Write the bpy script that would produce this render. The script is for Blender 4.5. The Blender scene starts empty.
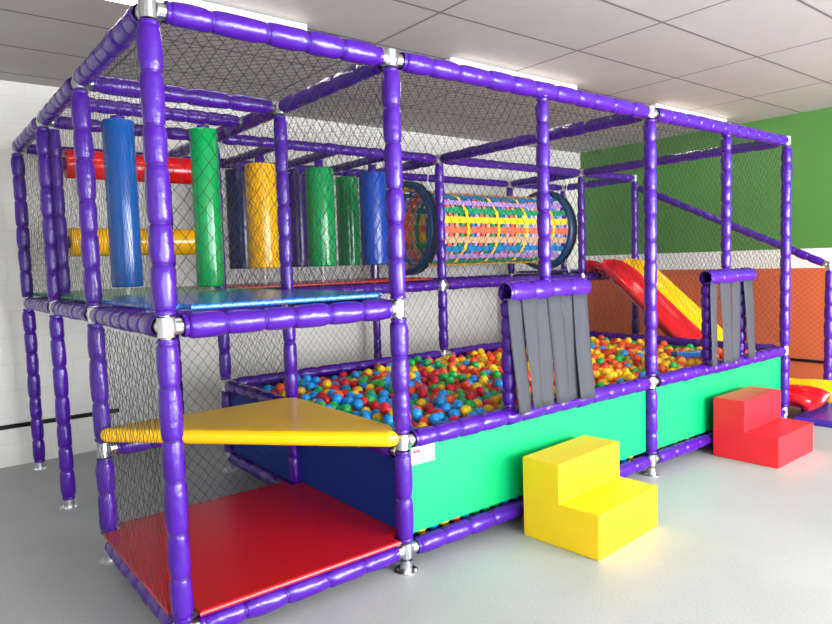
import bpy, bmesh, math, random
from mathutils import Vector, Matrix

VIS = [965, 1257, 1461, 1472, 1490, 1503, 1536, 1570, 1582, 1590, 1630, 1650, 1657, 1676, 1679, 1707, 1747, 1791, 1821, 1844,
1880, 1889, 1891, 1904, 1906, 1913, 1939, 1942, 1964, 1966, 1991, 2005, 2026, 2030, 2053, 2093, 2107, 2118, 2121, 2123,
2142, 2143, 2147, 2154, 2170, 2175, 2188, 2198, 2200, 2207, 2209, 2210, 2216, 2226, 2227, 2232, 2240, 2242, 2244, 2247,
2255, 2257, 2267, 2268, 2269, 2273, 2276, 2278, 2285, 2290, 2292, 2303, 2311, 2312, 2313, 2314, 2321, 2330, 2334, 2335,
2336, 2340, 2345, 2346, 2353, 2355, 2362, 2369, 2383, 2387, 2393, 2401, 2407, 2409, 2410, 2411, 2420, 2421, 2424, 2427,
2430, 2435, 2439, 2443, 2447, 2449, 2453, 2458, 2466, 2471, 2472, 2490, 2496, 2498, 2500, 2503, 2504, 2511, 2515, 2521,
2525, 2528, 2534, 2536, 2539, 2542, 2546, 2548, 2549, 2552, 2555, 2561, 2563, 2564, 2569, 2573, 2575, 2578, 2581, 2582,
2586, 2588, 2593, 2594, 2595, 2599, 2604, 2608, 2613, 2617, 2621, 2623, 2630, 2633, 2635, 2636, 2643, 2647, 2653, 2655,
2656, 2659, 2661, 2663, 2668, 2669, 2672, 2673, 2675, 2676, 2681, 2682, 2684, 2687, 2695, 2705, 2709, 2711, 2714, 2716,
2721, 2724, 2726, 2729, 2732, 2734, 2736, 2737, 2741, 2744, 2748, 2750, 2757, 2761, 2765, 2766, 2770, 2771, 2773, 2782,
2795, 2802, 2803, 2807, 2810, 2811, 2812, 2817, 2821, 2822, 2827, 2829, 2835, 2837, 2839, 2840, 2841, 2842, 2843, 2849,
2850, 2851, 2855, 2866, 2867, 2868, 2869, 2870, 2871, 2874, 2875, 2876, 2878, 2883, 2885, 2886, 2887, 2894, 2895, 2898,
2902, 2905, 2910, 2911, 2912, 2917, 2918, 2921, 2922, 2923, 2924, 2925, 2926, 2927, 2928, 2931, 2932, 2934, 2935, 2943,
2944, 2947, 2948, 2950, 2951, 2952, 2954, 2955, 2957, 2958, 2959, 2960, 2962, 2965, 2966, 2967, 2968, 2969, 2970, 2971,
2972, 2973, 2974, 2975, 2976, 2979, 2980, 2981, 2983, 2984, 2987, 2989, 2992, 2996, 2999, 3001, 3002, 3003, 3004, 3005]          # surface balls that show largest (indices into the dropped pile)

PI = math.pi
scene = bpy.context.scene
COL = scene.collection
rng = random.Random(7)

# measured layout of the play frame (metres)
A, B, CX, E = 1.2, 3.553, 5.8475, 6.985          # posts along the front
D1, D2, D3 = 1.24, 2.389, 3.5935                 # rows in depth
H, HM, HP, HB = 2.706, 1.425, 0.712, 0.117       # rail heights
WX, WY, CZ = 7.753, 3.867, 3.314                 # right wall, back wall, ceiling

# ------------------------------------------------------------------ materials
def lin(c):
    c = c / 255.0
    return c / 12.92 if c <= 0.04045 else ((c + 0.055) / 1.055) ** 2.4

def rgb(r, g, b):
    return (lin(r), lin(g), lin(b), 1.0)

def new_mat(name):
    m = bpy.data.materials.new(name)
    m.use_nodes = True
    nt = m.node_tree
    return m, nt, nt.nodes['Principled BSDF']

def mat(name, col, rough=0.5, metal=0.0, bump=None, coat=0.0, spec=0.5, vary=0.0):
    """bump = (scale, strength, stretch xyz)"""
    m, nt, bs = new_mat(name)
    bs.inputs['Base Color'].default_value = col
    bs.inputs['Roughness'].default_value = rough
    bs.inputs['Metallic'].default_value = metal
    bs.inputs['Coat Weight'].default_value = coat
    bs.inputs['Specular IOR Level'].default_value = spec
    if bump or vary:
        tc = nt.nodes.new('ShaderNodeTexCoord')
        mp = nt.nodes.new('ShaderNodeMapping')
        mp.inputs['Scale'].default_value = bump[2] if bump else (1, 1, 1)
        nt.links.new(tc.outputs['Object'], mp.inputs['Vector'])
        nz = nt.nodes.new('ShaderNodeTexNoise')
        nz.inputs['Scale'].default_value = bump[0] if bump else 3
        nz.inputs['Detail'].default_value = 4
        nt.links.new(mp.outputs['Vector'], nz.inputs['Vector'])
        if bump:
            bp = nt.nodes.new('ShaderNodeBump')
            bp.inputs['Strength'].default_value = bump[1]
            bp.inputs['Distance'].default_value = 0.01
            nt.links.new(nz.outputs['Fac'], bp.inputs['Height'])
            nt.links.new(bp.outputs['Normal'], bs.inputs['Normal'])
        if vary:
            mx = nt.nodes.new('ShaderNodeMix'); mx.data_type = 'RGBA'
            k = 1 - vary
            mx.inputs[6].default_value = (col[0]*k, col[1]*k, col[2]*k, 1)
            mx.inputs[7].default_value = (min(1, col[0]/k), min(1, col[1]/k), min(1, col[2]/k), 1)
            nt.links.new(nz.outputs['Fac'], mx.inputs[0])
            nt.links.new(mx.outputs[2], bs.inputs['Base Color'])
    return m

M = {}
M['purple'] = mat('purple_vinyl', rgb(66, 17, 134), 0.2, bump=(24, 0.45, (1, 1, 1)), spec=0.42)
M['tie'] = mat('tie_cord', rgb(38, 18, 84), 0.4)
M['chrome'] = mat('galvanised_steel', rgb(205, 205, 208), 0.28, 1.0, bump=(60, 0.1, (1, 1, 1)))
M['net'] = mat('black_net_cord', rgb(28, 26, 32), 0.7)
M['green_board'] = mat('green_panel', rgb(0, 164, 94), 0.4, spec=0.3)
M['navy_board'] = mat('navy_panel', rgb(8, 44, 128), 0.5, spec=0.2)
M['white_plastic'] = mat('white_plastic', rgb(238, 238, 240), 0.4)
M['red_vinyl'] = mat('red_vinyl', rgb(178, 16, 24), 0.30, bump=(2.2, 0.25, (1, 1, 1)))
M['yellow_vinyl'] = mat('yellow_vinyl', rgb(246, 190, 8), 0.30, bump=(2.5, 0.15, (1, 1, 1)))
M['blue_vinyl'] = mat('blue_vinyl', rgb(8, 104, 190), 0.25, bump=(3, 0.2, (1, 1, 1)))
M['green_vinyl'] = mat('green_vinyl', rgb(10, 150, 90), 0.25, bump=(3, 0.2, (1, 1, 1)))
M['step_yellow'] = mat('step_yellow_vinyl', rgb(244, 200, 2), 0.42, bump=(7, 0.06, (1, 1, 1)))
M['step_red'] = mat('step_red_vinyl', rgb(222, 30, 42), 0.36, bump=(7, 0.06, (1, 1, 1)))
M['roll_blue'] = mat('roller_blue', rgb(0, 76, 150), 0.15)
M['roll_green'] = mat('roller_green', rgb(0, 146, 74), 0.15)
M['roll_yellow'] = mat('roller_yellow', rgb(246, 180, 6), 0.18)
M['roll_navy'] = mat('roller_navy', rgb(16, 36, 92), 0.25)
M['roll_purple'] = mat('roller_purple', rgb(58, 32, 112), 0.25)
M['roll_royal'] = mat('roller_royal_blue', rgb(12, 66, 168), 0.25)
M['roll_red'] = mat('roller_red', rgb(214, 18, 18), 0.18)
M['slide_red'] = mat('slide_red_plastic', rgb(214, 18, 30), 0.12, coat=0.3)
M['slide_yellow'] = mat('slide_yellow_plastic', rgb(250, 192, 0), 0.14, coat=0.3)
M['dark_vinyl'] = mat('dark_purple_vinyl', rgb(60, 34, 150), 0.35, bump=(4, 0.2, (1, 1, 1)))
M['ring_navy'] = mat('ring_navy_vinyl', rgb(22, 62, 104), 0.35)
M['black_rubber'] = mat('black_rubber', rgb(22, 22, 26), 0.5)
STRAP = [('blue', rgb(10, 122, 178)), ('lilac', rgb(178, 142, 206)), ('green', rgb(14, 142, 88)),
         ('yellow', rgb(255, 200, 6)), ('coral', rgb(250, 98, 66)), ('tan', rgb(196, 158, 122))]
for n, c in STRAP:
    M['strap_' + n] = mat('webbing_' + n, c, 0.7, bump=(300, 0.2, (1, 1, 1)))
BALLC = {'blue': rgb(18, 148, 226), 'red': rgb(216, 24, 38), 'green': rgb(24, 176, 78),
         'yellow': rgb(252, 204, 14), 'orange': rgb(244, 84, 28)}
for n, c in BALLC.items():
    M['ball_' + n] = mat('ball_plastic_' + n, c, 0.28)

def strip_mat():
    m, nt, bs = new_mat('grey_strip_pvc')
    bs.inputs['Base Color'].default_value = rgb(70, 72, 78)
    bs.inputs['Roughness'].default_value = 0.6
    bs.inputs['Specular IOR Level'].default_value = 0.15
    tr = nt.nodes.new('ShaderNodeBsdfTransparent')
    tr.inputs['Color'].default_value = (0.85, 0.87, 0.92, 1)
    mx = nt.nodes.new('ShaderNodeMixShader'); mx.inputs[0].default_value = 0.16
    nt.links.new(bs.outputs[0], mx.inputs[1]); nt.links.new(tr.outputs[0], mx.inputs[2])
    nt.links.new(mx.outputs[0], nt.nodes['Material Output'].inputs['Surface'])
    return m
M['strip'] = strip_mat()

def emit_mat(name, col, s):
    m, nt, bs = new_mat(name)
    bs.inputs['Base Color'].default_value = (0.9, 0.9, 0.9, 1)
    bs.inputs['Emission Color'].default_value = col
    bs.inputs['Emission Strength'].default_value = s
    return m
M['tube_light'] = emit_mat('fluorescent_tube', (1, 0.93, 0.84, 1), 11.0)

def floor_mat():
    m, nt, bs = new_mat('sealed_concrete')
    tc = nt.nodes.new('ShaderNodeTexCoord')
    n1 = nt.nodes.new('ShaderNodeTexNoise'); n1.inputs['Scale'].default_value = 0.9; n1.inputs['Detail'].default_value = 6
    n2 = nt.nodes.new('ShaderNodeTexNoise'); n2.inputs['Scale'].default_value = 90; n2.inputs['Detail'].default_value = 3
    r1 = nt.nodes.new('ShaderNodeValToRGB')
    r1.color_ramp.elements[0].position = 0.3; r1.color_ramp.elements[0].color = rgb(164, 165, 163)
    r1.color_ramp.elements[1].position = 0.75; r1.color_ramp.elements[1].color = rgb(183, 184, 182)
    mx = nt.nodes.new('ShaderNodeMix'); mx.data_type = 'RGBA'; mx.blend_type = 'OVERLAY'; mx.inputs[0].default_value = 0.22
    nt.links.new(tc.outputs['Object'], n1.inputs['Vector']); nt.links.new(tc.outputs['Object'], n2.inputs['Vector'])
    nt.links.new(n1.outputs['Fac'], r1.inputs['Fac']); nt.links.new(r1.outputs[0], mx.inputs[6]); nt.links.new(n2.outputs['Fac'], mx.inputs[7])
    nt.links.new(mx.outputs[2], bs.inputs['Base Color'])
    bs.inputs['Roughness'].default_value = 0.5
    bp = nt.nodes.new('ShaderNodeBump'); bp.inputs['Strength'].default_value = 0.12; bp.inputs['Distance'].default_value = 0.01
    nt.links.new(n2.outputs['Fac'], bp.inputs['Height']); nt.links.new(bp.outputs['Normal'], bs.inputs['Normal'])
    return m

def brick_mat(name, c1, c2, cm, bw, bh, mortar, offset, loc, axes='xy', bump=0.1, rough=0.7):
    m, nt, bs = new_mat(name)
    tc = nt.nodes.new('ShaderNodeTexCoord')
    sp = nt.nodes.new('ShaderNodeSeparateXYZ'); cb = nt.nodes.new('ShaderNodeCombineXYZ')
    nt.links.new(tc.outputs['Object'], sp.inputs[0])
    nt.links.new(sp.outputs[axes[0].upper()], cb.inputs['X']); nt.links.new(sp.outputs[axes[1].upper()], cb.inputs['Y'])
    mp = nt.nodes.new('ShaderNodeMapping'); mp.inputs['Location'].default_value = (loc[0], loc[1], 0)
    nt.links.new(cb.outputs[0], mp.inputs['Vector'])
    bk = nt.nodes.new('ShaderNodeTexBrick')
    bk.offset = offset; bk.squash = 1.0
    bk.inputs['Color1'].default_value = c1; bk.inputs['Color2'].default_value = c2; bk.inputs['Mortar'].default_value = cm
    bk.inputs['Scale'].default_value = 1.0
    bk.inputs['Mortar Size'].default_value = mortar; bk.inputs['Mortar Smooth'].default_value = 0.2
    bk.inputs['Brick Width'].default_value = bw; bk.inputs['Row Height'].default_value = bh
    nt.links.new(mp.outputs[0], bk.inputs['Vector'])
    nz = nt.nodes.new('ShaderNodeTexNoise'); nz.inputs['Scale'].default_value = 5; nz.inputs['Detail'].default_value = 5
    nt.links.new(tc.outputs['Object'], nz.inputs['Vector'])
    mx = nt.nodes.new('ShaderNodeMix'); mx.data_type = 'RGBA'; mx.blend_type = 'OVERLAY'; mx.inputs[0].default_value = 0.08
    nt.links.new(bk.outputs['Color'], mx.inputs[6]); nt.links.new(nz.outputs['Fac'], mx.inputs[7])
    nt.links.new(mx.outputs[2], bs.inputs['Base Color'])
    bs.inputs['Roughness'].default_value = rough
    bp = nt.nodes.new('ShaderNodeBump'); bp.inputs['Strength'].default_value = bump; bp.inputs['Distance'].default_value = 0.01
    bp.invert = True
    nt.links.new(bk.outputs['Fac'], bp.inputs['Height']); nt.links.new(bp.outputs['Normal'], bs.inputs['Normal'])
    return m

def banded_wall_mat():
    m, nt, bs = new_mat('painted_bands')
    tc = nt.nodes.new('ShaderNodeTexCoord'); sp = nt.nodes.new('ShaderNodeSeparateXYZ')
    nt.links.new(tc.outputs['Object'], sp.inputs[0])
    mr = nt.nodes.new('ShaderNodeMapRange'); mr.inputs['From Max'].default_value = CZ
    nt.links.new(sp.outputs['Z'], mr.inputs['Value'])
    rp = nt.nodes.new('ShaderNodeValToRGB'); rp.color_ramp.interpolation = 'CONSTANT'
    e = rp.color_ramp.elements
    e[0].position = 0; e[0].color = rgb(196, 94, 54)
    e[1].position = 1.462 / CZ; e[1].color = rgb(232, 228, 220)
    x = e.new(1.69 / CZ); x.color = rgb(74, 128, 54)
    nt.links.new(mr.outputs[0], rp.inputs['Fac'])
    nz = nt.nodes.new('ShaderNodeTexNoise'); nz.inputs['Scale'].default_value = 1.2; nz.inputs['Detail'].default_value = 5
    nt.links.new(tc.outputs['Object'], nz.inputs['Vector'])
    mx = nt.nodes.new('ShaderNodeMix'); mx.data_type = 'RGBA'; mx.blend_type = 'OVERLAY'; mx.inputs[0].default_value = 0.06
    nt.links.new(rp.outputs[0], mx.inputs[6]); nt.links.new(nz.outputs['Fac'], mx.inputs[7])
    nt.links.new(mx.outputs[2], bs.inputs['Base Color'])
    bs.inputs['Roughness'].default_value = 0.55
    return m

# ------------------------------------------------------------------ object helpers
def link(name, me, m, parent=None, smooth=False):
    if smooth:
        me.polygons.foreach_set('use_smooth', [True] * len(me.polygons))
    if m is not None and not me.materials:
        me.materials.append(m)
    o = bpy.data.objects.new(name, me)
    COL.objects.link(o)
    if parent is not None:
        o.parent = parent
        # meshes are written in world space: cancel the thing's own offset
        top = parent
        while top.parent is not None: top = top.parent
        o.matrix_parent_inverse = Matrix.Translation(-top.location) if parent is top else Matrix()
    return o

def from_data(name, vs, fs, m, parent=None, smooth=False):
    me = bpy.data.meshes.new(name)
    me.from_pydata(vs, [], fs)
    me.update()
    return link(name, me, m, parent, smooth)

def from_bm(name, bm, m, parent=None, smooth=False):
    me = bpy.data.meshes.new(name)
    bmesh.ops.recalc_face_normals(bm, faces=bm.faces)
    bm.to_mesh(me); bm.free()
    return link(name, me, m, parent, smooth)

def tag(o, label=None, cat=None, group=None, kind=None):
    if label: o['label'] = label
    if cat: o['category'] = cat
    if group: o['group'] = group
    if kind: o['kind'] = kind
    return o

def thing(name, label, cat, loc=(0, 0, 0), group=None):
    o = bpy.data.objects.new(name, None)
    o.empty_display_size = 0.1
    COL.objects.link(o); o.location = loc
    return tag(o, label, cat, group)

def add_box(bm, lo, hi, bev=0.0, seg=2):
    r = bmesh.ops.create_cube(bm, size=1)
    vs = r['verts']
    for v in vs:
        v.co = Vector([lo[i] + (v.co[i] + 0.5) * (hi[i] - lo[i]) for i in range(3)])
    if bev:
        es = list({e for v in vs for e in v.link_edges})
        bmesh.ops.bevel(bm, geom=es, offset=bev, segments=seg, affect='EDGES', profile=0.5)

def box(name, lo, hi, m, parent=None, bev=0.0, seg=2, smooth=False):
    bm = bmesh.new(); add_box(bm, lo, hi, bev, seg)
    return from_bm(name, bm, m, parent, smooth)

def frame_of(d):
    d = d.normalized()
    up = Vector((0, 0, 1)) if abs(d.z) < 0.9 else Vector((0, 1, 0))
    u = d.cross(up).normalized()
    return d, u, d.cross(u).normalized()

def lathe_data(p0, p1, prof, n=16, wob=None, vs=None, fs=None, cap=True):
    """prof = list of (distance along, radius); wob(i_ring, k)->factor"""
    vs = [] if vs is None else vs; fs = [] if fs is None else fs
    p0 = Vector(p0); d, u, w = frame_of(Vector(p1) - p0)
    b = len(vs)
    for i, (t, r) in enumerate(prof):
        for k in range(n):
            a = 2 * PI * k / n
            rr = r * (wob(i, k) if wob else 1)
            vs.append(tuple(p0 + d * t + (u * math.cos(a) + w * math.sin(a)) * rr))
    for i in range(len(prof) - 1):
        for k in range(n):
            k2 = (k + 1) % n
            fs.append((b + i*n + k, b + (i+1)*n + k, b + (i+1)*n + k2, b + i*n + k2))
    if cap:
        fs.append(tuple(b + k for k in range(n)))
        fs.append(tuple(b + (len(prof)-1)*n + n - 1 - k for k in range(n)))
    return vs, fs

def tube(name, p0, p1, r, m, parent=None, n=16, rnd=0.0):
    L = (Vector(p1) - Vector(p0)).length
    if rnd:
        prof = [(rnd*(1-math.cos(a)), r - rnd + rnd*math.sin(a)) for a in (0, PI/8, PI/4, 3*PI/8, PI/2)]
        prof += [(L - t, q) for t, q in reversed(prof)]
    else:
        prof = [(0, r), (L, r)]
    vs, fs = lathe_data(p0, p1, prof, n)
    o = from_data(name, vs, fs, m, parent, True)
    for p in o.data.polygons:
        if len(p.vertices) > 4: p.use_smooth = False
    return o

# ------------------------------------------------------------------ padded tubes
def pad_prof(t0, t1, seg, R, rw):
    """a vinyl sleeve tied into sausages between t0 and t1"""
    L = t1 - t0
    n = max(1, round(L / seg))
    cuts = [t0 + L * i / n for i in range(n + 1)]
    for i in range(1, n):
        cuts[i] += rng.uniform(-0.12, 0.12) * L / n
    prof = [(t0, R * 0.82), (t0 + 0.012, R * 0.9), (t0 + 0.02, rw)]
    for i in range(n):
        a, b = cuts[i] + (0.02 if i == 0 else 0), cuts[i + 1] - (0.02 if i == n - 1 else 0)
        Rl = R * rng.uniform(0.94, 1.05)
        for q in (0.0, 0.02, 0.055, 0.12, 0.24, 0.42, 0.58, 0.76, 0.88, 0.945, 0.98):
            s = max(0, 1 - abs(2 * q - 1) ** 3.6) ** 0.5
            prof.append((a + (b - a) * q, rw + (Rl - rw) * s))
    prof += [(t1 - 0.02, rw), (t1 - 0.012, R * 0.9), (t1, R * 0.82)]
    return prof, cuts[1:-1]

def padded(p0, p1, breaks, seg, R, vs, fs, pinch=0.77):
    """breaks: list of (t0,t1) covered by sleeves"""
    rw = R * pinch
    for t0, t1 in breaks:
        prof, cuts = pad_prof(t0, t1, seg, R, rw)
        ph = [rng.uniform(0, 6.28) for _ in range(4)]
        jit = {}
        def wob(i, k):
            a = 2 * PI * k / 18
            return 1 + 0.022 * math.sin(3*a + ph[0] + i*0.7) + 0.014 * math.sin(5*a + ph[1] - i*1.3) + rng.uniform(-0.008, 0.008)
        lathe_data(p0, p1, prof, 18, wob, vs, fs, cap=False)
        d = (Vector(p1) - Vector(p0)).normalized()
        for t in cuts:          # the cord tied round each waist
            f0 = len(fs)
            lathe_data(Vector(p0) + d*(t - 0.004), Vector(p1), [(0, rw*0.96), (0.0015, rw + 0.0022), (0.0065, rw + 0.0022), (0.008, rw*0.96)], 14, None, vs, fs, cap=False)
            TIES.extend(range(f0, len(fs)))

TIES = []
frame = thing('play_frame', 'purple padded tube play frame with black nets, green front boards and chrome joints', 'play structure')

def sub(name, vs, fs, m, parent, smooth=True):
    o = from_data(name, vs, fs, m, parent, smooth)
    if m is M['purple'] and TIES:
        o.data.materials.append(M['tie'])
        for i in TIES: o.data.polygons[i].material_index = 1
        TIES.clear()
    return o

def post(x, y, z1, joints, seg=0.2, R=0.048, z0=0.0, foot=True, gap=0.05, pinch=0.77):
    """joints = heights where clamps interrupt the sleeve"""
    vs, fs = [], []
    js = sorted(joints)
    br = []
    cur = z0 + (0.06 if foot else 0.02)
    for j in js:
        if j - gap > cur + 0.06: br.append((cur - z0, j - gap - z0))
        cur = j + gap
    if z1 - cur > 0.06: br.append((cur - z0, z1 - z0))
    padded((x, y, z0), (x, y, z1), br, seg, R, vs, fs, pinch)
    o = sub('post', vs, fs, M['purple'], frame)
    cv, cf = [], []
    top = max(z1, max(js) + 0.04) if js else z1
    lathe_data((x, y, z0 + 0.004), (x, y, top), [(0, 0.024), (top - z0 - 0.004, 0.024)], 12, None, cv, cf)
    sub('pole', cv, cf, M['chrome'], o).data.polygons[-1].use_smooth = False
    for j in js:
        cv, cf = [], []
        prof = [(0, 0.03), (0.004, 0.036), (0.086, 0.036), (0.09, 0.03)]
        lathe_data((x, y, j - 0.045), (x, y, j + 0.045), prof, 14, None, cv, cf)
        sub('clamp', cv, cf, M['chrome'], o, False)
    if foot:
        cv, cf = [], []
        lathe_data((x, y, 0), (x, y, 0.06), [(0, 0.062), (0.007, 0.062), (0.008, 0.034), (0.06, 0.033)], 20, None, cv, cf)
        for k in range(4):
            a = PI/4 + k*PI/2
            lathe_data((x + 0.047*math.cos(a), y + 0.047*math.sin(a), 0.007), (x + 0.047*math.cos(a), y + 0.047*math.sin(a), 0.016), [(0, 0.009), (0.01, 0.009)], 6, None, cv, cf)
        sub('foot_flange', cv, cf, M['chrome'], o, False)
    return o

def rail(p0, p1, seg=0.19, R=0.05, end=0.066, ends=True, name='rail'):
    p0, p1 = Vector(p0), Vector(p1)
    L = (p1 - p0).length
    vs, fs = [], []
    padded(p0, p1, [(end, L - end)], seg, R, vs, fs)
    o = sub(name, vs, fs, M['purple'], frame)
    if ends:
        for t in (0.03, L - 0.075):
            cv, cf = [], []
            d = (p1 - p0).normalized()
            lathe_data(p0 + d*t, p1, [(0, 0.03), (0.004, 0.034), (0.041, 0.034), (0.045, 0.03)], 14, None, cv, cf)
            sub('rail_clamp', cv, cf, M['chrome'], o, False)
    return o

# posts
post(0, 0, H, [HB, HM, H], 0.2)
post(A, 0, H, [HB, HP, HM, H], 0.205)
post(B, 0, H, [HB, HP, H], 0.18)
post(CX, 0, H, [HB, HP, H], 0.17)
post(0, D1, H, [HB, 0.655, HM, H], 0.2)
post(0, D2, H, [HM, H], 0.2)
post(0, D3, H, [HM, H], 0.2)
post(A, D1, H, [HB, HM, H], 0.2, R=0.044)
post(A, D2, H, [HB, HP, HM, H], 0.2, R=0.045)
post(A, D3, H, [HM, H], 0.2)
post(B, D2, H, [HB, HP, HM, H], 0.19)
post(B, D3, H, [HM, H], 0.2)
post(CX, D2, H, [HB, HP, HM, H], 0.19)
post(CX, D3, H, [HM, H], 0.2)
post(E, D2, H, [HM, H], 0.2)
post(E, D3, H, [HM, H], 0.2)
post(E, 0.02, 1.5, [HB, 1.5], 0.18)
# short beaded uprights above the two curtain doorways, and the doorway uprights
post(2.365, 0, H, [H], 0.15, R=0.042, z0=1.50, foot=False, pinch=0.68)
post(4.69, 0, H, [H], 0.15, R=0.042, z0=1.50, foot=False, pinch=0.62)
for x in (2.025, 2.69, 4.375, 4.96):
    post(x, 0, 1.43, [], 0.105, R=0.045, z0=HP + 0.04, foot=False, pinch=0.62)
post(0.06, D2 - 0.04, H - 0.06, [], 0.19, R=0.038, z0=HM + 0.07, foot=False)

# rails at the top
X = {'0': 0, 'a': A, 'b': B, 'c': CX, 'e': E}
def rx(xs, y, z, **k):
    for s in range(len(xs) - 1): rail((xs[s], y, z), (xs[s+1], y, z), **k)
def ry(x, ys, z, **k):
    for s in range(len(ys) - 1): rail((x, ys[s], z), (x, ys[s+1], z), **k)
rx([0, A, B, CX], 0, H, seg=0.205, R=0.052)
rx([0, A], D1, H, R=0.052, seg=0.24)
rx([0, A, B, CX, E], D2, H, R=0.046, seg=0.16)
rx([0, A, B, CX, E], D3, H, R=0.046, seg=0.2)
ry(0, [0, D1, D2, D3], H, seg=0.17)
ry(A, [0, D1, D2, D3], H, seg=0.24)
ry(B, [0, D2, D3], H, seg=0.24)
ry(CX, [0, D2, D3], H, seg=0.24)
ry(E, [D2, D3], H)
ROLLX = [1.79, 2.375, 2.96]
for x in ROLLX:
    rail((x, D2, H), (x, D3, H), seg=0.2, R=0.042)
rail((0, 1.76, H), (A, 1.76, H), seg=0.12, R=0.046)
# rails at deck height
rx([0, A], 0, HM, seg=0.19, R=0.056)
rx([0, A], D1, HM)
rx([0, A, B, CX, E], D2, HM, seg=0.2)
rx([0, A, B, CX, E], D3, HM)
ry(0, [0, D1, D2, D3], HM, seg=0.15)
ry(A, [0, D1, D2, D3], HM)
ry(B, [D2, D3], HM); ry(CX, [D2, D3], HM); ry(E, [D2, D3], HM)
# rails round the pit
rx([A, B, CX], 0, HP, seg=0.17, R=0.054)
rx([A, B, CX], D2, HP, seg=0.2)
ry(A, [D1, D2], HP); ry(CX, [0, D2], HP)
rx([0, A], D1, 0.655)
ry(A, [0, D1], 0.655)
# bottom rails
rx([0, A, B, CX], 0, HB, seg=0.2, R=0.05)
rx([0, A], D1, HB); rx([A, B, CX], D2, HB)
ry(0, [0, D1], HB, seg=0.15); ry(A, [0, D1, D2], HB); ry(CX, [0, D2], HB)
# sloping hand rail of the slide
rail((E, D2, 2.60), (E, 0.02, 1.5), seg=0.17, R=0.045)
# thick pads over the doorways
def header(x0, x1):
    vs, fs = [], []
    padded((x0, -0.012, 1.468), (x1, -0.012, 1.468), [(0, x1 - x0)], 0.2, 0.068, vs, fs, 0.86)
    o = sub('door_header', vs, fs, M['purple'], frame)
    o.data.update()
header(1.99, 2.755); header(4.325, 5.115)

# ------------------------------------------------------------------ boards
box('front_board', (A + 0.04, 0.012, 0.186), (B - 0.05, 0.028, HP - 0.03), M['green_board'], frame, 0.004)
box('front_board', (B + 0.05, 0.012, 0.176), (CX - 0.05, 0.028, HP - 0.03), M['green_board'], frame, 0.004)
sb = box('side_board', (A + 0.015, 0.05, 0.13), (A + 0.03, D2 - 0.05, 0.665), M['navy_board'], frame, 0.004)
tag(sb, 'navy blue side board')
tag(box('back_board', (A + 0.05, D2 + 0.01, 0.16), (B - 0.05, D2 + 0.025, HP - 0.03), M['navy_board'], frame, 0.004), 'navy blue back board')
tag(box('back_board', (B + 0.05, D2 + 0.01, 0.16), (CX - 0.05, D2 + 0.025, HP - 0.03), M['navy_board'], frame, 0.004), 'navy blue back board')
box('end_board', (CX - 0.03, 0.05, 0.16), (CX - 0.015, D2 - 0.05, HP - 0.03), M['green_board'], frame, 0.004)
# pit floor slab and the foam bed that the balls lie on
box('pit_floor', (A + 0.04, 0.035, 0.10), (CX - 0.04, D2 - 0.02, 0.125), M['navy_board'], frame)
box('pit_bed', (A + 0.05, 0.04, 0.49), (CX - 0.05, D2 - 0.01, 0.56), M['navy_board'], frame)

# name plate screwed on the green board, with its small red and purple script
plate = tag(box('name_plate', (1.262, 0.004, 0.566), (1.425, 0.0115, 0.662), M['white_plastic'], frame, 0.001), 'white name plate')
lm_red = mat('logo_red', rgb(206, 28, 52), 0.5); lm_pur = mat('logo_purple', rgb(120, 40, 130), 0.5)
def squiggle(name, pts, r, m):
    cu = bpy.data.curves.new(name, 'CURVE'); cu.dimensions = '3D'; cu.bevel_depth = r; cu.bevel_resolution = 1
    s = cu.splines.new('BEZIER'); s.bezier_points.add(len(pts) - 1)
    for bp, p in zip(s.bezier_points, pts):
        bp.co = p; bp.handle_left_type = bp.handle_right_type = 'AUTO'
    cu.materials.append(m)
    tmp = bpy.data.objects.new('tmp', cu)
    me = bpy.data.meshes.new_from_object(tmp)
    bpy.data.objects.remove(tmp)
    o = bpy.data.objects.new(name, me); COL.objects.link(o); o.parent = plate
    return o
Yp = 0.003
squiggle('logo', [(1.272, Yp, 0.634), (1.285, Yp, 0.642), (1.282, Yp, 0.630), (1.296, Yp, 0.640), (1.301, Yp, 0.629), (1.309, Yp, 0.648), (1.314, Yp, 0.630)], 0.0026, lm_red)
squiggle('logo', [(1.304, Yp, 0.626), (1.315, Yp, 0.640), (1.322, Yp, 0.628), (1.330, Yp, 0.641), (1.334, Yp, 0.630)], 0.0022, lm_pur)
squiggle('logo', [(1.296, Yp, 0.619), (1.31, Yp, 0.616), (1.326, Yp, 0.618)], 0.0018, lm_red)

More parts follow.
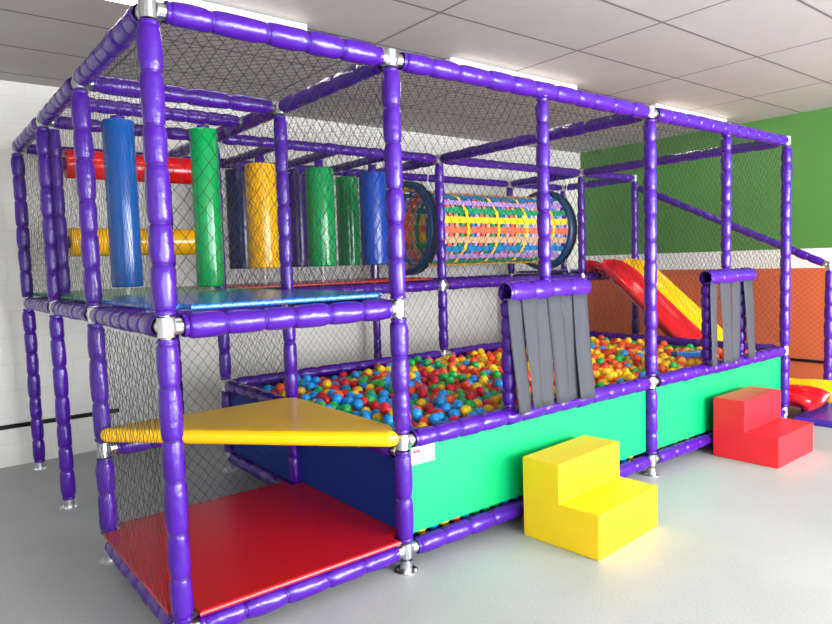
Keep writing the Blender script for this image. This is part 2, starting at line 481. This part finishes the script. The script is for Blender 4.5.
# ------------------------------------------------------------------ nets
def net(org, U, V, cw=0.058, ch=0.08, r=0.0010, seed=0, clip=None):
    """diamond net over the parallelogram org, org+U, org+V+..."""
    org, U, V = Vector(org), Vector(U), Vector(V)
    W, Hh = U.length, V.length
    u, v = U / W, V / Hh
    n = u.cross(v).normalized()
    nu = max(2, round(W / cw)); nv = max(2, 2 * round(Hh / ch))
    du, dv = W / nu / 2, Hh / nv
    nu2 = nu * 2
    rr = random.Random(seed)
    sag = [[(rr.uniform(-0.16, 0.16), rr.uniform(-0.12, 0.12), rr.uniform(-0.004, 0.004)) for j in range(nv + 1)] for i in range(nu2 + 1)]
    amp = rr.uniform(0.004, 0.012)
    def node(i, j):
        a, b, c = sag[i][j]
        e = 0 if i in (0, nu2) or j in (0, nv) else 1
        bulge = amp * math.sin(PI * i / nu2) * math.sin(PI * j / nv)
        return org + u * (i + a*e) * du + v * (j + b*e) * dv + n * (c*e + bulge)
    vs, fs = [], []
    def strand(i, j, s):
        pts = []
        while 0 <= i <= nu2 and j <= nv:
            p = node(i, j)
            if clip and not clip(p):
                emit(pts, s); pts = []
            else:
                pts.append(p)
            i += s; j += 1
        emit(pts, s)
    def emit(pts, s):
        if len(pts) < 2: return
        side = (u * dv - v * (s * du)).normalized()
        b = len(vs)
        for p in pts:
            vs.append(tuple(p + n * r)); vs.append(tuple(p - n*r*0.5 + side*r*0.87)); vs.append(tuple(p - n*r*0.5 - side*r*0.87))
        for k in range(len(pts) - 1):
            q = b + 3 * k
            for x, y in ((0, 1), (1, 2), (2, 0)):
                fs.append((q + x, q + y, q + 3 + y, q + 3 + x))
    for i in range(0, nu2 + 1, 2):
        strand(i, 0, 1); strand(i, 0, -1)
    for j in range(2, nv + 1, 2):
        strand(0, j, 1); strand(nu2, j, -1)
    return from_data('net', vs, fs, M['net'], frame)

o_ = 0.0
top, mid = H - 0.04, HM + 0.05
net((0.04, 0, mid), (A - 0.08, 0, 0), (0, 0, top - mid), seed=1, r=0.0014)
net((A + 0.04, 0, HP + 0.05), (2.0 - A - 0.04, 0, 0), (0, 0, 1.5 - HP - 0.05), seed=2, r=0.0007)
net((A + 0.04, 0, 1.5), (B - A - 0.08, 0, 0), (0, 0, top - 1.5), seed=3, r=0.0014)
net((2.81, 0, HP + 0.05), (B - 2.85, 0, 0), (0, 0, 1.5 - HP - 0.05), seed=4, r=0.0007)
net((B + 0.04, 0, HP + 0.05), (4.34 - B - 0.04, 0, 0), (0, 0, 1.5 - HP - 0.05), seed=5, r=0.0007)
net((B + 0.04, 0, 1.5), (CX - B - 0.08, 0, 0), (0, 0, top - 1.5), seed=6, r=0.0014)
net((5.1, 0, HP + 0.05), (CX - 5.14, 0, 0), (0, 0, 1.5 - HP - 0.05), seed=7, r=0.0007)
# left side
net((0, 0.04, mid), (0, D1 - 0.08, 0), (0, 0, top - mid), seed=8)
net((0, D1 + 0.04, mid), (0, D2 - D1 - 0.08, 0), (0, 0, top - mid), seed=9)
net((0, D2 + 0.04, mid), (0, D3 - D2 - 0.08, 0), (0, 0, top - mid), seed=10)
net((-0.042, 0.04, 0.17), (0, D1 - 0.08, 0), (0, 0, HM - 0.05 - 0.17), seed=11, r=0.0013, ch=0.09)
# behind the crawl space
net((0.04, D1, 0.17), (A - 0.08, 0, 0), (0, 0, HM - 0.05 - 0.17), cw=0.066, r=0.0013, seed=12)
# inner partition above the pit's end
net((A, 0.04, mid), (0, D1 - 0.08, 0), (0, 0, top - mid), seed=13, r=0.0013)
net((A, D1 + 0.04, mid), (0, D2 - D1 - 0.08, 0), (0, 0, top - mid), seed=14, r=0.0013)
net((A, D1 + 0.04, HP + 0.05), (0, D2 - D1 - 0.08, 0), (0, 0, HM - HP - 0.1), seed=15, r=0.0011)
# second row
net((A + 0.04, D2, HP + 0.05), (B - A - 0.08, 0, 0), (0, 0, HM - HP - 0.1), seed=16, r=0.0011)
net((A + 0.04, D2, mid), (B - A - 0.08, 0, 0), (0, 0, top - mid), seed=17, r=0.0013)
net((B + 0.04, D2, HP + 0.05), (CX - B - 0.08, 0, 0), (0, 0, HM - HP - 0.1), seed=18, r=0.0011)
# back
net((0.04, D3, mid), (A - 0.08, 0, 0), (0, 0, top - mid), seed=19)
net((A + 0.04, D3, mid), (B - A - 0.08, 0, 0), (0, 0, top - mid), seed=20)
net((B + 0.04, D3, mid), (CX - B - 0.08, 0, 0), (0, 0, top - mid), seed=21)
# far end of the pit and the slide side
net((CX, 0.04, HP + 0.05), (0, D2 - 0.08, 0), (0, 0, top - HP - 0.05), seed=22)
net((E, 0.06, 0.4), (0, D2 - 0.1, 0), (0, 0, 2.5 - 0.4), seed=23, cw=0.07, ch=0.06,
    clip=lambda p: p.z < 1.47 + (p.y - 0.02) * 0.464 and p.z > 0.30 + 0.62 * p.y)
# roof nets
net((0.04, 0.04, H - 0.01), (A - 0.08, 0, 0), (0, D1 - 0.08, 0), seed=24, r=0.0011, cw=0.075, ch=0.09)
net((0.04, D1 + 0.04, H - 0.01), (A - 0.08, 0, 0), (0, D2 - D1 - 0.08, 0), seed=25, r=0.0011, cw=0.075, ch=0.09)
net((A + 0.04, 0.04, H - 0.01), (B - A - 0.08, 0, 0), (0, D2 - 0.08, 0), seed=26, r=0.0011, cw=0.075, ch=0.09)
net((B + 0.04, 0.04, H - 0.01), (CX - B - 0.08, 0, 0), (0, D2 - 0.08, 0), seed=27, r=0.0011, cw=0.075, ch=0.09)

# ------------------------------------------------------------------ mats and decks
def notched(name, x0, x1, y0, y1, z0, z1, nt, m, bev=0.012, parent=None, wave=0.0):
    pts = [(x0+nt, y0), (x1-nt, y0), (x1-nt, y0+nt), (x1, y0+nt), (x1, y1-nt), (x1-nt, y1-nt), (x1-nt, y1),
           (x0+nt, y1), (x0+nt, y1-nt), (x0, y1-nt), (x0, y0+nt), (x0+nt, y0+nt)]
    return prism(name, pts, z0, z1, m, bev, parent)

def prism(name, pts, z0, z1, m, bev=0.012, parent=None, seg=3):
    bm = bmesh.new()
    f = bm.faces.new([bm.verts.new((x, y, z0)) for x, y in pts])
    r = bmesh.ops.extrude_face_region(bm, geom=[f])
    for v in r['geom']:
        if isinstance(v, bmesh.types.BMVert): v.co.z = z1
    bmesh.ops.recalc_face_normals(bm, faces=bm.faces)
    if bev:
        es = [e for e in bm.edges if abs(e.verts[0].co.z - e.verts[1].co.z) < 1e-6]
        bmesh.ops.bevel(bm, geom=es, offset=bev, segments=seg, affect='EDGES', profile=0.5)
    return from_bm(name, bm, m, parent)

tag(notched('floor_mat', -0.045, A + 0.045, -0.045, D1 + 0.045, HB + 0.053, 0.198, 0.105, M['red_vinyl'], 0.014),
    'red padded square mat on the bottom level behind the front corner post', 'mat')
tri = [(0.09, D1 - 0.022), (0.06, D1 - 0.058), (0.01, D1 - 0.058), (-0.02, D1 - 0.062), (-0.026, D1 - 0.075), (-0.02, D1 - 0.10), (A - 0.13, -0.06), (A - 0.075, -0.068), (A - 0.056, -0.02), (A - 0.054, 0.05), (A + 0.0, 0.085), (A - 0.0, D1 - 0.085), (A - 0.075, D1 - 0.022)]
tag(prism('climbing_shelf', tri, 0.712, 0.792, M['yellow_vinyl'], 0.034, None, 4),
    'yellow triangular padded shelf halfway up the corner above the red mat', 'platform')
DZ0, DZ1 = HM + 0.062, 1.512
tag(notched('deck_mat', 0.02, A - 0.02, 0.015, D1 - 0.004, DZ0, DZ1, 0.095, M['blue_vinyl'], 0.008),
    'blue deck mat at the front of the upper level under the blue and green rollers', 'mat')
tag(notched('deck_mat', 0.02, A - 0.02, D1 + 0.004, D2 - 0.004, DZ0, DZ1, 0.095, M['green_vinyl'], 0.008),
    'green deck mat on the upper level just behind the blue deck mat', 'mat')
tag(notched('deck_mat', 0.02, A - 0.02, D2 + 0.004, D3 - 0.02, DZ0, DZ1, 0.095, M['green_vinyl'], 0.008),
    'green deck mat on the upper level in the back corner by the white wall', 'mat')
tag(notched('deck_mat', A + 0.02, B - 0.02, D2 + 0.016, D3 - 0.02, DZ0, DZ1 - 0.004, 0.095, M['red_vinyl'], 0.008),
    'long red deck mat under the six hanging rollers leading to the woven tunnel', 'mat')
tag(notched('deck_mat', CX + 0.02, E - 0.02, D2 + 0.13, D3 - 0.02, DZ0, DZ1, 0.095, M['dark_vinyl'], 0.008),
    'purple deck mat between the woven tunnel and the top of the slide', 'mat')
tag(box('crash_mat', (5.93, -0.95, 0.002), (7.25, -0.055, 0.06), M['dark_vinyl'], None, 0.015, 3),
    'purple crash mat on the floor at the foot of the slide', 'mat')

# ------------------------------------------------------------------ rollers
def roller(x, y, zb, zt, r, m, zdeck, label, group, neck=True):
    t = thing('hanging_roller', label, 'roller', (x, y, zdeck), group)
    tube('foam_sleeve', (x, y, zb), (x, y, zt), r, m, t, 28, 0.012)
    tube('pole', (x, y, zdeck + 0.001), (x, y, H - 0.052), 0.014, M['white_plastic'], t, 10)
    vs, fs = lathe_data((x, y, zt), (x, y, H - 0.053), [(0, 0.042), (0.012, 0.046), (H - 0.053 - zt, 0.04)], 14)
    from_data('collar', vs, fs, M['purple'], t, True)
    return t
G1 = 'vertical rollers of the front room'
roller(0.322, 1.76, 1.562, 2.625, 0.096, M['roll_blue'], DZ1, 'blue vertical foam roller hanging behind the front corner post', G1)
roller(0.878, 1.76, 1.54, 2.625, 0.094, M['roll_green'], DZ1, 'long green vertical foam roller over the blue deck mat', G1)
G2 = 'vertical rollers along the red deck'
ZR = DZ1 - 0.004
xs = (1.745, 2.345, 2.955)
for x, m, lab in zip(xs, ('roll_yellow', 'roll_green', 'roll_royal'),
                     ('yellow vertical foam roller beside the navy one over the red deck',
                      'bright green vertical roller beside the purple one, nearer row over the red deck',
                      'royal blue vertical roller beside the darker green one, nearest the woven tunnel')):
    roller(x, 2.72, 1.657, 2.575, 0.135, M[m], ZR, lab, G2)
for x, m, lab in zip((1.79, 2.40, 3.02), ('roll_navy', 'roll_purple', 'roll_green'),
                     ('dark navy vertical roller half hidden behind the yellow roller',
                      'dark purple vertical roller half hidden behind the bright green roller and a post',
                      'green vertical roller next to the royal blue one, farther row over the red deck')):
    roller(x, 3.3, 1.657, 2.60, 0.12, M[m], ZR, lab, G2)

def cross_roller(z, m, label):
    t = thing('cross_roller', label, 'roller', (0.1, D2, z), 'horizontal rollers at the back of the front room')
    tube('foam_sleeve', (0.115, D2, z), (A - 0.09, D2, z), 0.1, m, t, 28, 0.012)
    for x0, x1 in ((0.1, 0.113), (A - 0.088, A - 0.05)):
        tube('collar', (x0, D2, z), (x1, D2, z), 0.042, M['purple'], t, 14)
cross_roller(2.425, M['roll_red'], 'red horizontal roller high up at the back of the deck')
cross_roller(1.88, M['roll_yellow'], 'yellow horizontal roller below the red horizontal roller')

# ------------------------------------------------------------------ woven tunnel
tz, ty, tr = 2.04, 2.99, 0.41
tx0, tx1 = 3.55, 5.80
tun = thing('crawl_tunnel', 'crawl tunnel woven from colourful straps between two navy hoops', 'tunnel', (tx0, ty, tz - 0.5))
for x in (tx0, tx1):
    bm = bmesh.new()
    R0, r0, n1, n2 = 0.48, 0.036, 56, 14
    vs = []; fs = []
    for i in range(n1):
        a = 2*PI*i/n1
        for k in range(n2):
            b = 2*PI*k/n2
            q = R0 + r0*math.cos(b)*(1 + 0.04*math.sin(8*a))
            vs.append((x + 1.25*r0*math.sin(b), ty + q*math.cos(a), tz + q*math.sin(a)))
    for i in range(n1):
        for k in range(n2):
            fs.append((i*n2+k, ((i+1) % n1)*n2+k, ((i+1) % n1)*n2+(k+1) % n2, i*n2+(k+1) % n2))
    bm.free()
    h = from_data('hoop', vs, fs, M['ring_navy'], tun, True)
    # black outer rubber and white lacing
    s = 1 if x == tx1 else 1
    vs, fs = lathe_data((x + 0.03, ty, tz), (x + 0.09, ty, tz), [(0, 0.495), (0.05, 0.495), (0.05, 0.512), (0, 0.512), (0, 0.495)], 48, None, None, None, False)
    from_data('hoop_rim', vs, fs, M['black_rubber'], tun, True)
    for sy in (-1, 1):
        y1 = ty + sy*0.34
        z1 = tz - math.sqrt(0.512**2 - 0.34**2)
        tube('lacing', (x + 0.05, y1, z1), (x - 0.0, ty + sy*0.44, HM + 0.06), 0.006, M['white_plastic'], tun, 8)
        tube('lacing', (x + 0.05, y1, tz + math.sqrt(0.512**2 - 0.34**2)), (x, ty + sy*0.44, H - 0.058), 0.006, M['white_plastic'], tun, 8)
NL, NH = 24, 27
def strap(pts_c, widthdir, w, th, normals, name, m):
    vs, fs = [], []
    for p, wd, nn in zip(pts_c, widthdir, normals):
        for sx, sn in ((-1, -1), (1, -1), (1, 1), (-1, 1)):
            vs.append(tuple(p + wd*(w/2*sx) + nn*(th/2*sn)))
    for i in range(len(pts_c) - 1):
        for k in range(4):
            fs.append((4*i+k, 4*i+(k+1) % 4, 4*i+4+(k+1) % 4, 4*i+4+k))
    return from_data(name, vs, fs, m, tun, False)
hx = [tx0 + 0.10 + i * (tx1 - tx0 - 0.2) / (NH - 1) for i in range(NH)]
def body_r(x):     # waist narrows away from the hoops
    t = min(x - tx0, tx1 - x)
    return tr + 0.055 * math.exp(-t / 0.10)
for i in range(NL):
    a = 2*PI*(i + 0.3)/NL
    nn = Vector((0, math.cos(a), math.sin(a))); wd = Vector((0, -math.sin(a), math.cos(a)))
    pts = [Vector((tx0, ty, tz)) + nn*0.47]
    for j in range(NH):
        s = 1 if j % 6 else (1 if i % 2 else -1)
        pts.append(Vector((hx[j], ty, tz)) + nn*(body_r(hx[j]) + 0.006*s))
    pts.append(Vector((tx1, ty, tz)) + nn*0.47)
    # front rows from above: blue, lilac, green, yellow, coral, tan
    c = STRAP[(i + 4) % 6][0]
    strap(pts, [wd]*len(pts), 0.070, 0.003, [nn]*len(pts), 'lengthwise_strap', M['strap_' + c])
for j in range(NH):
    pts, wd, nr = [], [], []
    for i in range(NL + 1):
        a = 2*PI*(i + 0.3)/NL
        s = -1 if j % 6 else (-1 if i % 2 else 1)
        nn = Vector((0, math.cos(a), math.sin(a)))
        pts.append(Vector((hx[j], ty, tz)) + nn*(body_r(hx[j]) + 0.006*s)); wd.append(Vector((1, 0, 0))); nr.append(nn)
    c = ['yellow', 'blue', 'lilac', 'coral', 'tan', 'green'][j % 6]
    strap(pts, wd, 0.05 if j % 6 else 0.038, 0.003, nr, 'hoop_strap', M['strap_' + c])

# ------------------------------------------------------------------ slide
sl = thing('slide', 'red and yellow double slide beyond the far end of the ball pit', 'slide', (6.45, 0, 0))
def slide_path():
    p = [(2.50, 1.508), (2.36, 1.508), (2.28, 1.495), (2.20, 1.46), (2.10, 1.40)]
    n = 14
    for i in range(1, n + 1):
        t = i/n
        p.append((2.10 - t*1.40, 1.40 - t*1.40*0.85))
    p += [(0.60, 0.165), (0.50, 0.14), (0.38, 0.13), (0.24, 0.135), (0.10, 0.15), (0.0, 0.152), (-0.09, 0.14), (-0.15, 0.115)]
    return p
def lane(x0, x1, m, label):
    path = slide_path()
    vs, fs = [], []
    w = x1 - x0
    th = 0.012
    # cross-section: outer rim, inner slope, bed
    cs_in = [(0.0, 0.115), (0.022, 0.128), (0.045, 0.12), (0.062, 0.07), (0.09, 0.018), (0.15, 0.0), (w/2, -0.004),
             (w-0.15, 0.0), (w-0.09, 0.018), (w-0.062, 0.07), (w-0.045, 0.12), (w-0.022, 0.128), (w, 0.115)]
    cs_out = [(w, 0.05), (w-0.035, 0.04), (w-0.075, -0.012), (w-0.14, -0.02), (w/2, -0.024), (0.14, -0.02), (0.075, -0.012), (0.035, 0.04), (0.0, 0.05)]
    cs = cs_in + cs_out
    N = len(cs)
    for i, (y, z) in enumerate(path):
        q0 = path[max(0, i-1)]; q1 = path[min(len(path)-1, i+1)]
        d = Vector((0, q1[0]-q0[0], q1[1]-q0[1])).normalized()
        nrm = Vector((0, -d.z, d.y))
        if nrm.z < 0: nrm = -nrm
        k = 1.0
        for (cx, cz) in cs:
            c = Vector((x0 + cx, y, z)) + nrm*cz*k
            if c.z < 0.004: c.z = 0.004
            vs.append(tuple(c))
    for i in range(len(path)-1):
        for k in range(N):
            fs.append((i*N+k, i*N+(k+1) % N, (i+1)*N+(k+1) % N, (i+1)*N+k))
    # the end caps, cut into strips so that the channel stays open
    for b in (0, (len(path)-1)*N):
        ni, no = len(cs_in), len(cs_out)
        for k in range(6):
            pass
        outer = [b + len(cs_in) + q for q in range(no)][::-1]      # left to right
        inner = [b + q for q in range(ni)]
        mp = [0, 0, 0, 1, 2, 3, 4, 5, 6, 7, 8, 8, 8]
        for q in range(ni - 1):
            f = [inner[q], inner[q+1], outer[mp[q+1]]]
            if mp[q] != mp[q+1]: f.append(outer[mp[q]])
            fs.append(tuple(f))
    me_o = from_data('lane', vs, fs, m, sl, True)
    tag(me_o, label)
lane(5.945, 6.475, M['slide_red'], 'red slide lane')
lane(6.48, 6.935, M['slide_yellow'], 'yellow slide lane')
for y in (0.06, 0.5):
    tube('support_leg', (6.45, y, 0.001), (6.45, y, 0.13), 0.02, M['chrome'], sl, 12)

# ------------------------------------------------------------------ soft steps
def steps(x, y, rz, w, d, h, hs, m, label):
    bm = bmesh.new()
    prof = [(0, 0), (-d, 0), (-d, hs), (-d/2, hs), (-d/2, h), (0, h)]
    f = bm.faces.new([bm.verts.new((0, p, q)) for p, q in prof])
    r = bmesh.ops.extrude_face_region(bm, geom=[f])
    for v in r['geom']:
        if isinstance(v, bmesh.types.BMVert): v.co.x = w
    bmesh.ops.recalc_face_normals(bm, faces=bm.faces)
    bmesh.ops.bevel(bm, geom=list(bm.edges), offset=0.006, segments=2, affect='EDGES', profile=0.6)
    o = from_bm('foam_steps', bm, m)
    o.location = (x, y, 0.001); o.rotation_euler.z = rz
    return tag(o, label, 'steps')
steps(2.01, -0.112, math.radians(4.7), 0.665, 0.515, 0.485, 0.257, M['step_yellow'], 'yellow two-tier foam steps in front of the longer green board')
steps(4.345, -0.072, math.radians(1.0), 0.68, 0.51, 0.487, 0.244, M['step_red'], 'red two-tier foam steps in front of the farther green board')

# ------------------------------------------------------------------ strip curtains
def curtain(strips, label, xc, xo, wk):
    t = thing('strip_curtain', label, 'curtain', (xc, -0.07, 0.75), 'strip curtains of the pit doorways')
    for s, (xt, wt, xb, wb, zb, yb) in enumerate(strips):
        vs, fs = [], []
        n = 12
        for i in range(n + 1):
            q = i/n
            kq = (2.7786 - 0.04)/2.7786
            z = 1.43 + (zb - 1.43)*q
            x = xt + (xb - xt)*q**1.3; w = (wt + (wb - wt)*q)*wk
            x = -0.8675 + (x + 0.8675 - xo)*kq
            y0 = -0.058 + (yb - 0.004 + 0.058)*q + 0.003*math.sin(q*5 + s)
            for k in range(5):
                e = (k/4 - 0.5)
                y = y0 + 0.007*math.sin(e*PI*1.5 + s*1.7)*(0.4 + q) - (s % 2)*0.006
                vs.append((x + e*w, y, z)); vs.append((x + e*w, y + 0.0025, z))
        for i in range(n):
            for k in range(4):
                b = i*10 + k*2; c = b + 10
                fs.append((b, b+2, c+2, c)); fs.append((b+1, c+1, c+3, b+3))
            b = i*10
            fs.append((b, b+10, b+11, b+1)); fs.append((b+8, b+9, b+19, b+18))
        fs += [(k*2, k*2+1, k*2+3, k*2+2) for k in range(4)]
        fs += [(n*10+k*2, n*10+k*2+2, n*10+k*2+3, n*10+k*2+1) for k in range(4)]
        from_data('strip', vs, fs, M['strip'], t, True)
curtain([(2.105, 0.12, 2.14, 0.10, 0.735, -0.085), (2.225, 0.12, 2.25, 0.06, 0.745, -0.08), (2.345, 0.125, 2.36, 0.09, 0.745, -0.08),
         (2.465, 0.125, 2.515, 0.12, 0.745, -0.085), (2.585, 0.125, 2.62, 0.12, 0.745, -0.078), (2.71, 0.12, 2.74, 0.125, 0.735, -0.09)],
        'grey strip curtain closing the doorway above the yellow steps', 2.38, 0.03, 1.17)
curtain([(4.49, 0.10, 4.455, 0.085, 0.745, -0.08), (4.675, 0.15, 4.665, 0.12, 0.745, -0.08), (4.875, 0.11, 4.815, 0.09, 0.745, -0.08),
         (5.08, 0.14, 5.13, 0.11, 0.745, -0.08)],
        'sparse grey strip curtain in the doorway above the red steps', 4.72, 0.035, 1.25)

# ------------------------------------------------------------------ balls
BR = 0.0385
def drop_balls(n, seed):
    r = random.Random(seed)
    cell = 2*BR
    grid = {}
    x0, x1, y0, y1 = A + 0.098, CX - 0.098, 0.098, D2 - 0.105
    base = 0.561 + BR
    out = []
    D = 2*BR*1.001
    D2_ = D*D
    def height(x, y, cap):
        ix, iy = int(x/cell), int(y/cell)
        h = base
        for a in (ix-1, ix, ix+1):
            for b in (iy-1, iy, iy+1):
                for (bx, by, bz) in grid.get((a, b), ()):
                    q = D2_ - (bx-x)**2 - (by-y)**2
                    if q > 0:
                        z = bz + math.sqrt(q)
                        if z > h: h = z
        return h
    dirs = [(math.cos(k*PI/4), math.sin(k*PI/4)) for k in range(8)]
    while len(out) < n:
        x, y = r.uniform(x0, x1), r.uniform(y0, y1)
        h = height(x, y, 9)
        step = 0.03
        for _ in range(14):
            best = None
            for dx, dy in dirs:
                xx = min(x1, max(x0, x + dx*step)); yy = min(y1, max(y0, y + dy*step))
                hh = height(xx, yy, h)
                if hh < h - 1e-5 and (best is None or hh < best[0]): best = (hh, xx, yy)
            if best: h, x, y = best
            else:
                step *= 0.5
                if step < 0.002: break
        if h > 0.79: continue
        ca, sa = math.cos(-0.45), math.sin(-0.45)
        if h > 0.65 and abs((x-5.0)*ca + (y-0.5)*sa) < 0.225 and abs(-(x-5.0)*sa + (y-0.5)*ca) < 0.105: continue
        out.append((x, y, h))
        grid.setdefault((int(x/cell), int(y/cell)), []).append((x, y, h))
    return out

def ball_colour(x, y, r):
    t = (x - A)/(CX - A)
    if x < 2.0: w = (0.40, 0.20, 0.17, 0.14, 0.09)
    elif x < 2.75: w = (0.26, 0.27, 0.26, 0.10, 0.11)
    elif x < 3.3: w = (0.14, 0.26, 0.18, 0.18, 0.24)
    else: w = (0.05, 0.08, 0.07, 0.42, 0.38)
    u = r.random(); s = 0
    for c, p in zip(('blue', 'red', 'green', 'yellow', 'orange'), w):
        s += p
        if u <= s: return c
    return 'orange'

NB = 3000
balls = drop_balls(NB, 11)
rc = random.Random(5)
balls = [(x, y, z, ball_colour(x, y, rc)) for x, y, z in balls]
# a row that has rolled down behind the front boards and shows in the slot under them
xq = A + 0.09
while xq < CX - 0.09:
    if abs(xq - B) > 0.08:
        balls.append((xq, 0.098, 0.127 + BR, rc.choice(('blue', 'red', 'orange', 'green', 'blue', 'yellow'))))
    xq += 2*BR + abs(rc.gauss(0, 0.012)) + 0.0005

bm = bmesh.new(); bmesh.ops.create_icosphere(bm, subdivisions=3, radius=BR)
ICO_V = [tuple(v.co) for v in bm.verts]; ICO_F = [tuple(v.index for v in f.verts) for f in bm.faces]
bm.free()
ball_me = {}
for c in BALLC:
    me = bpy.data.meshes.new('ball_' + c); me.from_pydata(ICO_V, [], ICO_F)
    me.polygons.foreach_set('use_smooth', [True]*len(me.polygons)); me.materials.append(M['ball_' + c]); ball_me[c] = me

def zone(x, y):
    if x < 2.05:
        return 'in the pit close to the navy side board' if y > 0.8 else 'in the pit behind the green board with the name plate'
    if x < 2.85: return 'in the pit behind the dense grey curtain' if y < 0.9 else 'in the middle of the pit, away from the curtains'
    if x < 4.3: return 'in the pit between the two grey curtains' if y < 1.2 else 'in the pit below the woven tunnel'
    return 'in the far end of the pit beside the slide'
vis = set(VIS)
for i in sorted(vis):
    x, y, z, c = balls[i]
    o = bpy.data.objects.new('ball', ball_me[c]); COL.objects.link(o)
    o.location = (x, y, z)
    zn = zone(x, y)
    tag(o, c + ' plastic ball ' + zn, 'ball', c + ' balls ' + zn)
if len(vis) < len(balls):
    vs, fs, mi = [], [], []
    order = list(BALLC)
    n = 0
    for i, (x, y, z, c) in enumerate(balls):
        if i in vis: continue
        b = len(vs)
        vs += [(px + x, py + y, pz + z) for px, py, pz in ICO_V]
        fs += [(p + b, q + b, s + b) for p, q, s in ICO_F]
        mi += [order.index(c)]*len(ICO_F)
    me = bpy.data.meshes.new('pit_balls'); me.from_pydata(vs, [], fs)
    for c in order: me.materials.append(M['ball_' + c])
    me.polygons.foreach_set('material_index', mi); me.polygons.foreach_set('use_smooth', [True]*len(fs))
    o = bpy.data.objects.new('pit_balls', me); COL.objects.link(o)
    tag(o, 'mass of mixed plastic balls filling the pit below and behind the top ones', 'balls', None, 'stuff')

bar = box('foam_bar', (-0.17, -0.05, 0), (0.17, 0.05, 0.06), M['blue_vinyl'], None, 0.012, 3)
bar.location = (5.0, 0.50, 0.695); bar.rotation_euler = (0.0, 0.0, -0.45)
tag(bar, 'short flat blue foam bar lying on the balls near the sparse curtain', 'foam bar')

# ------------------------------------------------------------------ room
def struct(o): return tag(o, None, None, None, 'structure')
XL, YF = -3.6, -6.2
struct(box('floor', (XL, YF, -0.1), (WX, WY, 0), floor_mat()))
struct(box('ceiling', (XL, YF, CZ), (WX, WY, CZ + 0.1),
    brick_mat('ceiling_tiles', rgb(172, 165, 160), rgb(168, 161, 156), rgb(98, 93, 92), 1.444, 0.742, 0.011, 0.0, (-2.094 + 1.444*4, 0.111 + 0.742*9), 'xy', 0.15)))
struct(box('wall_back', (XL, WY, 0), (WX, WY + 0.1, CZ),
    brick_mat('painted_blocks', rgb(224, 220, 213), rgb(223, 219, 212), rgb(217, 213, 206), 0.46, 0.23, 0.006, 0.5, (0.1, 0.03), 'xz', 0.10)))
struct(box('wall_right', (WX, YF, 0), (WX + 0.1, WY, CZ), banded_wall_mat()))
wl = mat('painted_wall', rgb(214, 212, 208), 0.7)
struct(box('wall_left', (XL - 0.1, YF, 0), (XL, WY, CZ), wl))
# shop front: piers and lintel around a wide open doorway
bm = bmesh.new()
add_box(bm, (XL, YF - 0.1, 0), (-2.6, YF, CZ)); add_box(bm, (7.4, YF - 0.1, 0), (WX, YF, CZ)); add_box(bm, (-2.6, YF - 0.1, 2.9), (7.4, YF, CZ))
struct(from_bm('wall_front', bm, wl))
struct(tube('trim_1', (XL, WY - 0.022, 0.352), (0.72, WY - 0.022, 0.352), 0.02, M['black_rubber']))
struct(tube('trim_2', (WX - 0.022, YF, 0.342), (WX - 0.022, 1.6, 0.342), 0.018, M['black_rubber']))

# ceiling battens
for k, (x0, x1, lab) in enumerate(((-0.10, 1.47, 'lit fluorescent batten above the front room of the frame, nearest the camera'),
                                   (2.78, 4.39, 'lit fluorescent batten above the ball pit, middle one of three'),
                                   (5.75, 7.30, 'lit fluorescent batten near the green wall, farthest of three'))):
    t = thing('ceiling_light', lab, 'light', ((x0+x1)/2, 1.36, CZ), 'fluorescent ceiling battens')
    box('housing', (x0, 1.30, CZ - 0.045), (x1, 1.42, CZ - 0.001), M['white_plastic'], t, 0.006)
    for s in (-0.032, 0.032):
        tube('lamp_tube', (x0 + 0.05, 1.36 + s, CZ - 0.066), (x1 - 0.05, 1.36 + s, CZ - 0.066), 0.016, M['tube_light'], t, 12)
    for x in (x0 + 0.02, x1 - 0.045):
        box('end_holder', (x, 1.31, CZ - 0.085), (x + 0.025, 1.41, CZ - 0.045), M['white_plastic'], t, 0.004)

# ------------------------------------------------------------------ light
w = bpy.data.worlds.new('daylight'); scene.world = w; w.use_nodes = True
bg = w.node_tree.nodes['Background']
bg.inputs['Color'].default_value = (0.86, 0.93, 1.0, 1); bg.inputs['Strength'].default_value = 10.0
def area(name, loc, rot, sx, sy, e, col=(1, 1, 1)):
    l = bpy.data.lights.new(name, 'AREA'); l.shape = 'RECTANGLE'; l.size = sx; l.size_y = sy; l.energy = e; l.color = col
    o = bpy.data.objects.new(name, l); COL.objects.link(o); o.location = loc; o.rotation_euler = rot
    return o
# daylight entering through the open shop front
area('doorway_daylight', (4.3, YF + 0.02, 1.45), (PI/2, 0, 0), 4.8, 2.7, 680, (0.95, 0.98, 1.0))

# ------------------------------------------------------------------ camera
cam = bpy.data.cameras.new('camera'); co = bpy.data.objects.new('camera', cam); COL.objects.link(co)
cam.sensor_width = 36; cam.lens = 659.3354/832*36; cam.clip_start = 0.05
R = [[0.784104, -0.619912, -0.029825], [-0.068929, -0.039227, -0.99685], [0.61679, 0.78369, -0.073488]]
mw = Matrix(((R[0][0], -R[1][0], -R[2][0], -0.8675), (R[0][1], -R[1][1], -R[2][1], -2.7786), (R[0][2], -R[1][2], -R[2][2], 1.6585), (0, 0, 0, 1)))
co.matrix_world = mw
scene.camera = co
scene.view_settings.view_transform = 'Standard'; scene.view_settings.look = 'None'
scene.view_settings.gamma = 1; scene.view_settings.use_curve_mapping = False
scene.view_settings.exposure = 0.12
scene.cycles.max_bounces = 8
scene.cycles.transparent_max_bounces = 12
